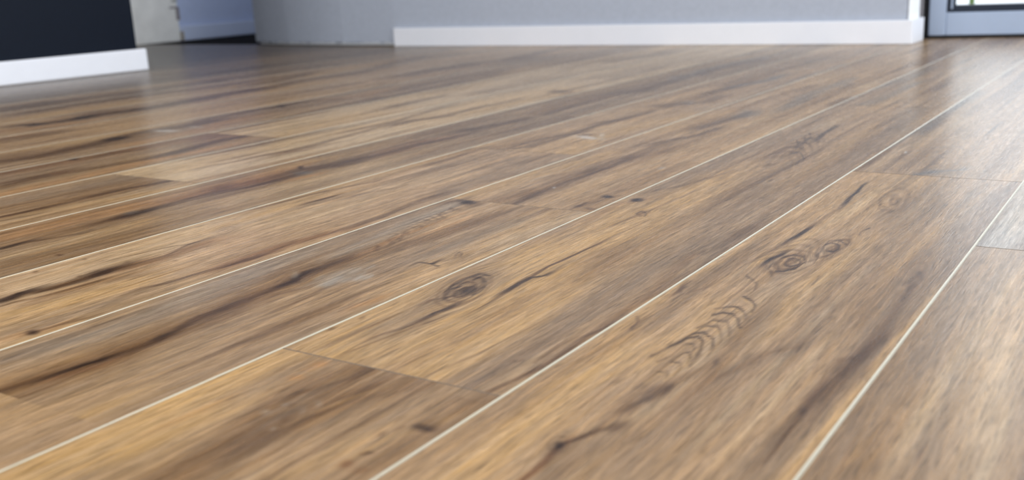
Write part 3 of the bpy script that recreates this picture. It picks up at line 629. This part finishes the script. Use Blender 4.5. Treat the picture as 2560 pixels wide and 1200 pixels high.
def figure(U, V, k, seg, feats):
    """colour, grain coordinate of a board at arrays of points; U,V in plank widths"""
    sid = (k * 13 + seg * 7) % 61
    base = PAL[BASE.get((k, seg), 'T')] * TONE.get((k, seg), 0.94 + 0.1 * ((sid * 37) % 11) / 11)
    col = np.repeat(base[None, :], len(U), 0)
    a = U + k
    wob = 0.05 * (vnoise(V * 0.7 + sid, a * 1.5, sid) - .5)
    n1 = vnoise((a + wob) * 9 + 3 * sid, V * 0.28, sid + 1)
    n2 = vnoise((a + wob) * 22 + sid, V * 0.7, sid + 2)
    n3 = vnoise((a + wob) * 3 + sid, V * 0.5, sid + 3)
    col += (PAL['B'] - base) * (smooth((n1 - .62) * 3.3) * .6)[:, None]
    col += (PAL['G'] - base) * (smooth((n3 - .5) * 2.5) * .35)[:, None]
    col += (PAL['K'] - base) * (smooth((.42 - n3) * 3) * .35)[:, None]
    col += (PAL['D'] - base) * (smooth((n2 - .72) * 4) * .45)[:, None]
    col += (PAL['L'] - base) * (smooth((.28 - n2) * 4) * .5)[:, None]
    n4 = vnoise((a + wob) * 44 + sid, V * .9, sid + 12)
    col *= (1 + .16 * (n4 - .5))[:, None]
    if k >= 12: col *= {12: .88, 13: .74, 14: .8, 15: .66}.get(k, .62)  # far-left boards darkened: shade of that corner put into their colour
    g = U.copy()
    st = vnoise(a * 34 + sid, V * 2.3, sid + 4)         # streaky edge of every mark
    for kind, c, d, w, al in feats:
        pc = PAL[c]
        if kind == 'S':
            us, vv = np.array(d[0::2]), np.array(d[1::2])
            L0, L1 = vv[0], vv[-1]; ext = min(.55, .12 + .12 * (L1 - L0)) + w
            sel = np.nonzero((V > L0 - ext) & (V < L1 + ext))[0]
            if not len(sel): continue
            v, u = V[sel], U[sel]
            uc = np.interp(v, vv, us) + w * .5 * (vnoise(v * 2.2 + w * 900, u * 0 + al * 20, sid + 5) - .5)
            s = w * .55 * (0.75 + .5 * vnoise(v * 1.6, u * 0 + w * 300, sid + 6))
            m = np.exp(-(abs(u - uc + .010 * (vnoise(u * 60, v * 4, sid + 14) - .5)) / (s * 1.1)) ** 2.6)
            m *= smooth((v - L0 + ext) / (ext * 1.3)) * smooth((L1 + ext - v) / (ext * 1.3))
            m = np.clip(m * (.62 + .76 * st[sel]), 0, 1) * al
        elif kind in 'BK':
            du, dv = U - d[0], V - d[1]
            x = d[2] * du + d[3] * dv; y = d[4] * du + d[5] * dv
            r2 = x * x + y * y
            sel = np.nonzero(r2 < 7)[0]
            if not len(sel): continue
            r = np.sqrt(r2[sel]); wn = vnoise(U[sel] * 26, V[sel] * 9, sid + 8) - .5
            if kind == 'B':
                m = np.exp(-(r * (1 + .5 * wn)) ** 3) * (.7 + .5 * st[sel]) * al
            else:
                ring = .5 + .5 * np.cos(2 * np.pi * (r * w * .62 + .55 * wn + .5))
                m = .85 * al * np.exp(-(r * .85) ** 4) * (.22 + .78 * ring ** 3 * (.5 + vnoise(U[sel] * 9, V[sel] * 4, sid + 9)))
            if kind == 'K':
                g[sel] -= du[sel] * .75 * np.exp(-r2[sel] / 1.6)
            m = np.clip(m, 0, 1)
        elif kind == 'P':
            du, dv = U - d[0], V - d[1]
            rr = abs(d[2] * du + d[3] * dv) + abs(d[4] * du + d[5] * dv)
            far = max(abs(d[2] * x + d[3] * y) + abs(d[4] * x + d[5] * y) for x, y in zip(d[6::2], d[7::2])) + 4
            sel = np.nonzero(rr < far)[0]
            if not len(sel): continue
            wn = .016 * (vnoise(U[sel] * 30, V[sel] * 12, sid + 13) - .5)
            x = d[2] * (du[sel] + wn) + d[3] * dv[sel]; y = d[4] * (du[sel] + wn) + d[5] * dv[sel]
            best = np.full(len(sel), 99.)
            pts = [(d[2] * a0 + d[3] * b0, d[4] * a0 + d[5] * b0) for a0, b0 in zip(d[6::2], d[7::2])]
            for (ax, ay), (bx, by) in zip(pts[:-1], pts[1:]):
                ex, ey = bx - ax, by - ay
                t = np.clip(((x - ax) * ex + (y - ay) * ey) / (ex * ex + ey * ey + 1e-9), 0, 1)
                best = np.minimum(best, np.hypot(x - ax - t * ex, y - ay - t * ey))
            m = np.clip(al * np.exp(-best ** 2 * .8) * (.45 + 1.0 * vnoise(U[sel] * 18, V[sel] * 7, sid + 11)), 0, 1)
        else:
            ua, va, ub, vb, n, cu, hw = d
            t = (V - vb) / (va - vb); uc = ub + (ua - ub) * t
            du = U - uc; cc = cu / hw
            wn = vnoise(U * 22, V * 7, sid + 10) - .5
            f = (va - (V + cc * du * du * 2.2)) / (va - vb) + .07 * wn
            sel = np.nonzero((f > -.6 / n) & (f < 1 + .6 / n) & (abs(du) < hw * 1.6))[0]
            if not len(sel): continue
            fs = f[sel]; ring = .5 + .5 * np.cos(2 * np.pi * fs * n)
            m = al * ring ** 4 * np.exp(-(du[sel] / hw) ** 2 * 1.4) * (.35 + 1.0 * vnoise(U[sel] * 14, V[sel] * 3, sid + 11))
            m = np.clip(m * smooth((fs + .6 / n) * 4) * smooth((1 + .6 / n - fs) * 5), 0, 1)
            g[sel] += 0
        col[sel] += (pc - col[sel]) * m[:, None]
    return col, g

def build_floor():
    vis_co, vis_col, vis_g, vis_seam, faces = [], [], [], [], []
    base_i = 0
    def add(P, C, G, S, F):
        nonlocal base_i
        vis_co.append(P); vis_col.append(C); vis_g.append(G); vis_seam.append(S); faces.append(F + base_i)
        base_i += len(P)
    def grid_faces(nu, nv):
        i = np.arange(nu - 1)[:, None] * nv + np.arange(nv - 1)[None, :]
        i = i.ravel()
        return np.stack([i, i + nv, i + nv + 1, i + 1], 1)
    HB, DEP = 0.0064, 0.005
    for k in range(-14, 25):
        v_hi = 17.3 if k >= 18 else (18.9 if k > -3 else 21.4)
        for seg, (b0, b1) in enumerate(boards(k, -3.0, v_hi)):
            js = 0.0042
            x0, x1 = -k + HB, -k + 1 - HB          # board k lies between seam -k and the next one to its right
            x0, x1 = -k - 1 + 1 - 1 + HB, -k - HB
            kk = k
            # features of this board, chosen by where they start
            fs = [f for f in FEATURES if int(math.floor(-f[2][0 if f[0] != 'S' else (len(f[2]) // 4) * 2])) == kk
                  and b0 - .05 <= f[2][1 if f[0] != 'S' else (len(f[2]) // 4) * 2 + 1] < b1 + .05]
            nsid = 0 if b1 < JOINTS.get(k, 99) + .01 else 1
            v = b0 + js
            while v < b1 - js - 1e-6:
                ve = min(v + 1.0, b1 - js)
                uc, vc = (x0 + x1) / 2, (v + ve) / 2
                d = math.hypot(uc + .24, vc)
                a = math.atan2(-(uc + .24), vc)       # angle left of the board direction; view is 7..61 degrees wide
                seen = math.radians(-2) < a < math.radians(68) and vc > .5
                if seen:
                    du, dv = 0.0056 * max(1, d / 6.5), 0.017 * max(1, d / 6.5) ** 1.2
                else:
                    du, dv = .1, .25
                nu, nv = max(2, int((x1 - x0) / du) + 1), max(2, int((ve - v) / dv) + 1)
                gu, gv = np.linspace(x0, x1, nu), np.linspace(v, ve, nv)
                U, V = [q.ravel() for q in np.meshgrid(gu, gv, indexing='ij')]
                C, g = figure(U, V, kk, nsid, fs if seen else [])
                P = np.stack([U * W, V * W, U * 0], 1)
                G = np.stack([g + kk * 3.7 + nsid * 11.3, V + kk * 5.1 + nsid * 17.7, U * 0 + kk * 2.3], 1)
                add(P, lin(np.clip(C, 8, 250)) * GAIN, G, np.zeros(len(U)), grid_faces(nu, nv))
                v = ve
            # bevelled long edge (cream) and butt joint (brown)
            gv = np.linspace(b0, b1, max(2, int((b1 - b0) / .5)))
            rows = np.array([(-k - HB, 0), (-k, -DEP), (-k + HB, 0)])
            U = np.repeat(rows[:, 0], len(gv)); Z = np.repeat(rows[:, 1], len(gv)); V = np.tile(gv, 3)
            P = np.stack([U * W, V * W, Z * W], 1)
            add(P, np.tile(lin((210, 203, 182)) * .85, (len(P), 1)), np.stack([U, V, Z], 1), np.ones(len(P)), grid_faces(3, len(gv)))
            gu = np.array([x0, x1]); rows = np.array([(b1 - js, 0), (b1, -.004), (b1 + js, 0)])
            U = np.tile(gu, 3); V = np.repeat(rows[:, 0], 2); Z = np.repeat(rows[:, 1], 2)
            P = np.stack([U * W, V * W, Z * W], 1)
            F = np.array([[0, 1, 3, 2], [2, 3, 5, 4]])
            add(P, np.tile(lin((112, 98, 84)), (6, 1)), np.stack([U, V, Z], 1), np.ones(6), F)
    co = np.concatenate(vis_co).astype(np.float32); F = np.concatenate(faces).astype(np.int32)
    me = bpy.data.meshes.new('floor')
    me.vertices.add(len(co)); me.vertices.foreach_set('co', co.ravel())
    me.loops.add(F.size); me.loops.foreach_set('vertex_index', F.ravel())
    me.polygons.add(len(F)); me.polygons.foreach_set('loop_start', np.arange(0, F.size, 4, dtype=np.int32))
    try: me.polygons.foreach_set('loop_total', np.full(len(F), 4, dtype=np.int32))
    except Exception: pass
    C = np.concatenate(vis_col); C = np.concatenate([C, np.ones((len(C), 1))], 1).astype(np.float32)
    at = me.attributes.new('wood_colour', 'FLOAT_COLOR', 'POINT'); at.data.foreach_set('color', C.ravel())
    at = me.attributes.new('grain', 'FLOAT_VECTOR', 'POINT'); at.data.foreach_set('vector', np.concatenate(vis_g).astype(np.float32).ravel())
    at = me.attributes.new('seam', 'FLOAT', 'POINT'); at.data.foreach_set('value', np.concatenate(vis_seam).astype(np.float32))
    me.update(calc_edges=True)
    me.materials.append(wood_material())
    print('floor verts', len(co))
    return link(bpy.data.objects.new('floor', me), kind='structure')

def wood_material():
    m, t, b = new_mat('oak_laminate')
    N, Lk = t.nodes, t.links
    def attr(n):
        a = N.new('ShaderNodeAttribute'); a.attribute_name = n; return a
    ca, ga, sa = attr('wood_colour'), attr('grain'), attr('seam')
    def noise(scale_u, scale_v, detail=3, rough=.6, dist=0):
        mp = N.new('ShaderNodeVectorMath'); mp.operation = 'MULTIPLY'; mp.inputs[1].default_value = (scale_u, scale_v, 3)
        Lk.new(ga.outputs['Vector'], mp.inputs[0])
        n = N.new('ShaderNodeTexNoise'); n.inputs['Scale'].default_value = 1; n.inputs['Detail'].default_value = detail
        n.inputs['Roughness'].default_value = rough; n.inputs['Distortion'].default_value = dist
        Lk.new(mp.outputs[0], n.inputs['Vector']); return n.outputs['Fac']
    def ramp(src, lo, hi, a, c):
        r = N.new('ShaderNodeMapRange'); r.inputs[1].default_value = lo; r.inputs[2].default_value = hi
        r.inputs[3].default_value = a; r.inputs[4].default_value = c; Lk.new(src, r.inputs[0]); return r.outputs[0]
    def math_(op, x, y):
        n = N.new('ShaderNodeMath'); n.operation = op
        for i, q in enumerate((x, y)):
            if isinstance(q, (int, float)): n.inputs[i].default_value = q
            else: Lk.new(q, n.inputs[i])
        return n.outputs[0]
    fibre = noise(96, 5.6, 5, .66, .15)           # fine fibres
    band = noise(24, 1.2, 4, .6, .5)              # broader growth bands
    pore = noise(120, 8.0, 2, .5, .15)              # short open pores
    speck = noise(30, 22, 3, .6)
    v = math_('MULTIPLY', ramp(fibre, .33, .67, .74, 1.26), ramp(band, .32, .68, .84, 1.14))
    v = math_('MULTIPLY', v, ramp(pore, .32, .46, .66, 1.0))
    v = math_('MULTIPLY', v, ramp(speck, .25, .75, .96, 1.04))
    keep = math_('SUBTRACT', 1.0, sa.outputs['Fac'])
    v = math_('ADD', math_('MULTIPLY', v, keep), sa.outputs['Fac'])
    mul = N.new('ShaderNodeVectorMath'); mul.operation = 'SCALE'
    Lk.new(ca.outputs['Color'], mul.inputs[0]); Lk.new(v, mul.inputs['Scale'])
    # warm and cool drift between fibres
    hs = N.new('ShaderNodeHueSaturation'); Lk.new(mul.outputs[0], hs.inputs['Color'])
    Lk.new(ramp(noise(40, 3.1, 3), .3, .7, .93, 1.08), hs.inputs['Saturation'])
    Lk.new(hs.outputs[0], b.inputs['Base Color'])
    Lk.new(ramp(fibre, .3, .7, ROUGH + .05, ROUGH - .04), b.inputs['Roughness'])
    b.inputs['Specular IOR Level'].default_value = SPEC
    bp = N.new('ShaderNodeBump'); bp.inputs['Strength'].default_value = .22; bp.inputs['Distance'].default_value = .0003
    hgt = math_('ADD', math_('MULTIPLY', ramp(pore, .3, .5, 0, 1), .6), math_('MULTIPLY', fibre, .8))
    Lk.new(hgt, bp.inputs['Height']); Lk.new(bp.outputs['Normal'], b.inputs['Normal'])
    return m

ROUGH, SPEC = 0.28, 0.27
floor = build_floor()

# ------------------------------------------------------------------ room shell
H = 13.0
m_grey = paint('pale_blue_grey_paint', (176, 183, 196), .7)
m_navy = paint('navy_paint', (13, 21, 34), .5, spec=.15)
m_white = paint('white_satin_paint', (236, 238, 244), .35, .03, 20, .01, .5)
m_plaster = paint('white_plaster', (236, 238, 240), .7)
m_bare = paint('bare_cream_board', (240, 238, 232), .8, .3, 14, .06)
m_hall = paint('hallway_blue_paint', (190, 202, 230), .7)
m_hallbb = paint('hallway_skirting_paint', (206, 216, 238), .4, .03, 20, .01, .4)
m_ceil = paint('ceiling_white', (235, 236, 238), .8)
m_subfloor = paint('dark_screed', (40, 36, 34), .8)

# far wall: one long face that bows very slightly, rounded plaster corner at its free left end
far_pts = [(-18.80, 17.26), (-18.3, 17.14), (-17.43, 16.97), (-15.6, 16.78), (-14.1, 16.74), (-11, 16.80), (-8.5, 16.88), (-4.0, 17.02),
           (-4.0, 17.72), (-18.8, 17.9)]
bm = bmesh.new(); poly_prism(bm, far_pts, 0.05, H)
mesh('wall_far', bm, m_grey, kind='structure', bevel=.05)
# white reveal plaster on the window side end of that wall
bm = bmesh.new(); box(bm, -4.0, -3.985, 17.01, 17.72, .035, H)
mesh('trim_1', bm, m_plaster, kind='structure')
# rough paint line where the skirting is still missing
bm = bmesh.new()
rnd = random.Random(3)
xs = np.linspace(-18.55, -14.15, 60)
def far_v(x): return float(np.interp(x, [p[0] for p in far_pts[:8]], [p[1] for p in far_pts[:8]]))
vsb, vst = [], []
for x in xs:
    y = (far_v(x) - .012) * W
    vsb.append(bm.verts.new((x * W, y, .022 * W)))
    vst.append(bm.verts.new((x * W, y, (.045 + rnd.random() * .045) * W)))
for i in range(len(xs) - 1):
    bm.faces.new((vsb[i], vsb[i + 1], vst[i + 1], vst[i]))
bmesh.ops.solidify(bm, geom=bm.faces[:], thickness=.002)
mesh('trim_2', bm, m_plaster, kind='structure')

def skirting(name, pts, side, z1=0.372, th=0.07):
    """board along a polyline of front-bottom points"""
    bm = bmesh.new()
    n = len(pts); fr, bk = [], []
    for i, (x, y) in enumerate(pts):
        a = pts[max(0, i - 1)]; c = pts[min(n - 1, i + 1)]
        dx, dy = c[0] - a[0], c[1] - a[1]; l = math.hypot(dx, dy)
        nx, ny = -dy / l * side, dx / l * side
        fr.append((x, y)); bk.append((x + nx * th, y + ny * th))
    poly = fr + bk[::-1]
    poly_prism(bm, poly, 0.002, z1)
    return mesh(name, bm, m_white, kind='structure', bevel=.014)

skirting('baseboard_far', [(-14.09, 16.67), (-11, 16.73), (-8.5, 16.81), (-3.915, 16.95)], 1)
bm = bmesh.new(); box(bm, -3.985, -3.915, 16.95, 17.76, .002, .372)
mesh('baseboard_reveal', bm, m_white, kind='structure', bevel=.012)

# navy wall on the left
def lw(v): return -15.65 + (v - 8.99) * (0.20 / 2.64)
bm = bmesh.new()
poly_prism(bm, [(lw(-3) - .08, -3), (lw(11.5) - .08, 11.50), (lw(11.5) - .95, 11.50), (lw(-3) - 1.1, -3)], 0, H)
mesh('wall_left', bm, m_navy, kind='structure', bevel=.02)
bm = bmesh.new()
poly_prism(bm, [(lw(-3), -3), (lw(11.63), 11.63), (lw(11.63) - .075, 11.63), (lw(-3) - .075, -3)], 0.002, .374)
mesh('baseboard_left', bm, m_white, kind='structure', bevel=.03)

# hallway behind: bare column, blue wall with its own skirting
bm = bmesh.new(); poly_prism(bm, [(-23.1, 15.5), (-22.95, 18.5), (-23.8, 18.5), (-23.9, 15.5)], 0.0, H)
mesh('wall_column', bm, m_bare, kind='structure', bevel=.03)
# board joint, chipped edge and a brown stub on the column
m_mark = paint('grey_joint_filler', (168, 170, 166), .9, .2, 40, .1)
bm = bmesh.new(); poly_prism(bm, [(-23.095, 17.1), (-22.94, 18.5), (-22.97, 18.5), (-23.125, 17.1)], 1.03, 1.10)
mesh('trim_5', bm, m_mark, kind='structure')
m_chip = paint('dark_chipped_edge', (142, 134, 136), .9, .2, 60, .2)
bm = bmesh.new()
poly_prism(bm, [(-22.985, 18.05), (-22.93, 18.52), (-22.96, 18.52), (-23.02, 18.05)], .86, .91)
poly_prism(bm, [(-22.955, 18.42), (-22.93, 18.53), (-22.96, 18.53), (-22.985, 18.42)], .55, .90)
mesh('trim_6', bm, m_chip, kind='structure', bevel=.01)
bm = bmesh.new(); box(bm, -22.98, -22.92, 18.50, 18.60, .02, .26)
mesh('trim_7', bm, paint('brown_stub', (172, 164, 152), .9, .3, 60, .1), kind='structure', bevel=.02)
bm = bmesh.new(); poly_prism(bm, [(-23.12, 18.5), (-23.3, 24.0), (-23.9, 24.0), (-23.9, 18.5)], 0, H)
mesh('wall_hallway', bm, m_hall, kind='structure')
bm = bmesh.new(); poly_prism(bm, [(-23.0, 18.5), (-23.2, 24.0), (-23.29, 24.0), (-23.11, 18.5)], 0.0, .40)
mesh('baseboard_hallway', bm, m_hallbb, kind='structure', bevel=.03)
bm = bmesh.new(); box(bm, -25, -18, 23.9, 24.3, 0, H)
mesh('wall_hallway_end', bm, m_hall, kind='structure')
bm = bmesh.new(); box(bm, -18.8, -18.2, 17.9, 24, 0, H)
mesh('wall_hallway_right', bm, m_hall, kind='structure')
bm = bmesh.new(); box(bm, -26, -25.4, -3, 24, 0, H)
mesh('wall_outer_left', bm, m_hall, kind='structure')
# hallway floor slab; its near-black colour stands in for the shade there
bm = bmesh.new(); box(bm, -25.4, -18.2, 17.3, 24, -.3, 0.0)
mesh('floor_hallway', bm, paint('shaded_hall_floor', (26, 23, 22), .9, .1, 40, .1, .05), kind='structure')
# shell
bm = bmesh.new(); box(bm, -26, 14.7, -3.4, 24.3, H, H + .6)
mesh('ceiling', bm, m_ceil, kind='structure')
bm = bmesh.new(); box(bm, -26, 14.7, -3.4, -3.0, 0, H)
mesh('wall_back', bm, m_plaster, kind='structure')
bm = bmesh.new(); box(bm, -26, 14, -3.4, 18.05, -.6, -.02)
mesh('trim_3', bm, m_subfloor, kind='structure')
# right wall: piers and lintel around wide windows
bm = bmesh.new()
box(bm, 14.1, 14.7, -3.4, -1.6, 0, H); box(bm, 14.1, 14.7, 18, 21.5, 0, H); box(bm, 14.1, 14.7, -1.6, 18, 11.2, H)
box(bm, 14.1, 14.7, -1.6, 18, 0, 1.2)
mesh('wall_right', bm, m_plaster, kind='structure')

# ------------------------------------------------------------------ glazed door
m_frame = paint('grey_plastic_frame', (158, 172, 194), .5, .02, 30, .01, .5)
m_gask = paint('dark_gasket', (30, 38, 52), .5, .02, 30, .02)
m_black = paint('black_rubber', (12, 14, 18), .7, .02, 30, .02)
m_lining = paint('grey_lining', (120, 116, 118), .6)
mg, t, b = new_mat('window_glass')
b.inputs['Base Color'].default_value = (1, 1, 1, 1); b.inputs['Roughness'].default_value = 0
b.inputs['Transmission Weight'].default_value = 1; b.inputs['IOR'].default_value = 1.0
b.inputs['Specular IOR Level'].default_value = .5
g0 = math.atan2(18.36 - 18.11, -2.51 + 3.92)
door = bpy.data.objects.new('door_1', None); link(door, kind='structure')
door.location = (-3.92 * W, 18.13 * W, 0); door.rotation_euler = (0, 0, g0)
def dpart(name, boxes, mat, bevel=.012):
    bm = bmesh.new()
    for q in boxes: box(bm, *q)
    return mesh(name, bm, mat, door, None, bevel)
def leaf(x, wd):
    dpart('door_frame', [(x, x + .26, 0, .35, .045, 10.6), (x + wd - .26, x + wd, 0, .35, .045, 10.6),
                         (x + .26, x + wd - .26, 0.01, .34, .045, .415), (x + .26, x + wd - .26, .01, .34, 10.2, 10.6)], m_frame, .02)
    dpart('gasket', [(x + .26, x + .40, .03, .30, .415, 10.2), (x + wd - .40, x + wd - .26, .03, .30, .415, 10.2),
                     (x + .40, x + wd - .40, .03, .30, .415, .525), (x + .40, x + wd - .40, .03, .30, 10.1, 10.2)], m_gask, .01)
    dpart('glazing_bead', [(x + .325, x + .352, .015, .05, .47, 10.1)], m_frame, .004)
    dpart('glass_pane', [(x + .40, x + wd - .40, .15, .17, .525, 10.1)], mg, 0)
leaf(0.0, 5.6); leaf(5.68, 5.6); leaf(11.36, 6.6)
dpart('threshold', [(-.10, 18.0, .02, .38, 0.0, .045), (-.075, -.004, .03, .36, .045, 10.6), (-.10, 18.0, .02, .4, 10.6, 11.2)], m_black, .005)
dpart('door_lining', [(-.16, -.078, -.10, .36, 0.02, .16)], m_lining, .01)
bm = bmesh.new(); box(bm, -4.3, -4.0, 17.72, 18.05, 0, H)
mesh('trim_4', bm, m_lining, kind='structure')
bm = bmesh.new(); box(bm, -18.2, -4.02, 18.05, 18.5, 0, H)
mesh('wall_outer_far', bm, m_plaster, kind='structure')
bm = bmesh.new(); box(bm, -4.3, 14.1, 18.3, 21.2, 11.2, H)
mesh('wall_above_door', bm, m_plaster, kind='structure')

# ------------------------------------------------------------------ outside
m_terr = paint('pale_terrace_concrete', (214, 214, 212), .9, .2, 8, .05)
bm = bmesh.new(); poly_prism(bm, [(-30, 18.6), (-4, 18.6), (14.7, 21.9), (60, 21.9), (60, 120), (-30, 120)], -1.0, -.35)
mesh('ground', bm, m_terr, kind='structure')
m_green = paint('green_stake_coating', (96, 116, 62), .5, .1, 80, .1)
bm = bmesh.new()
bmesh.ops.create_cone(bm, cap_ends=True, segments=16, radius1=.011, radius2=.009, depth=1.3)
for z in np.arange(-.55, .6, .11):
    r = bmesh.ops.create_cone(bm, cap_ends=True, segments=16, radius1=.0135, radius2=.0135, depth=.012)
    bmesh.ops.translate(bm, verts=r['verts'], vec=(0, 0, float(z)))
st = mesh('garden_stake', bm, m_green)
st.location = (-4.20 * W, 23.6 * W, -.07 + .645)
st['label'] = 'thin green garden stake standing upright outside behind the glass door'
st['category'] = 'stake'
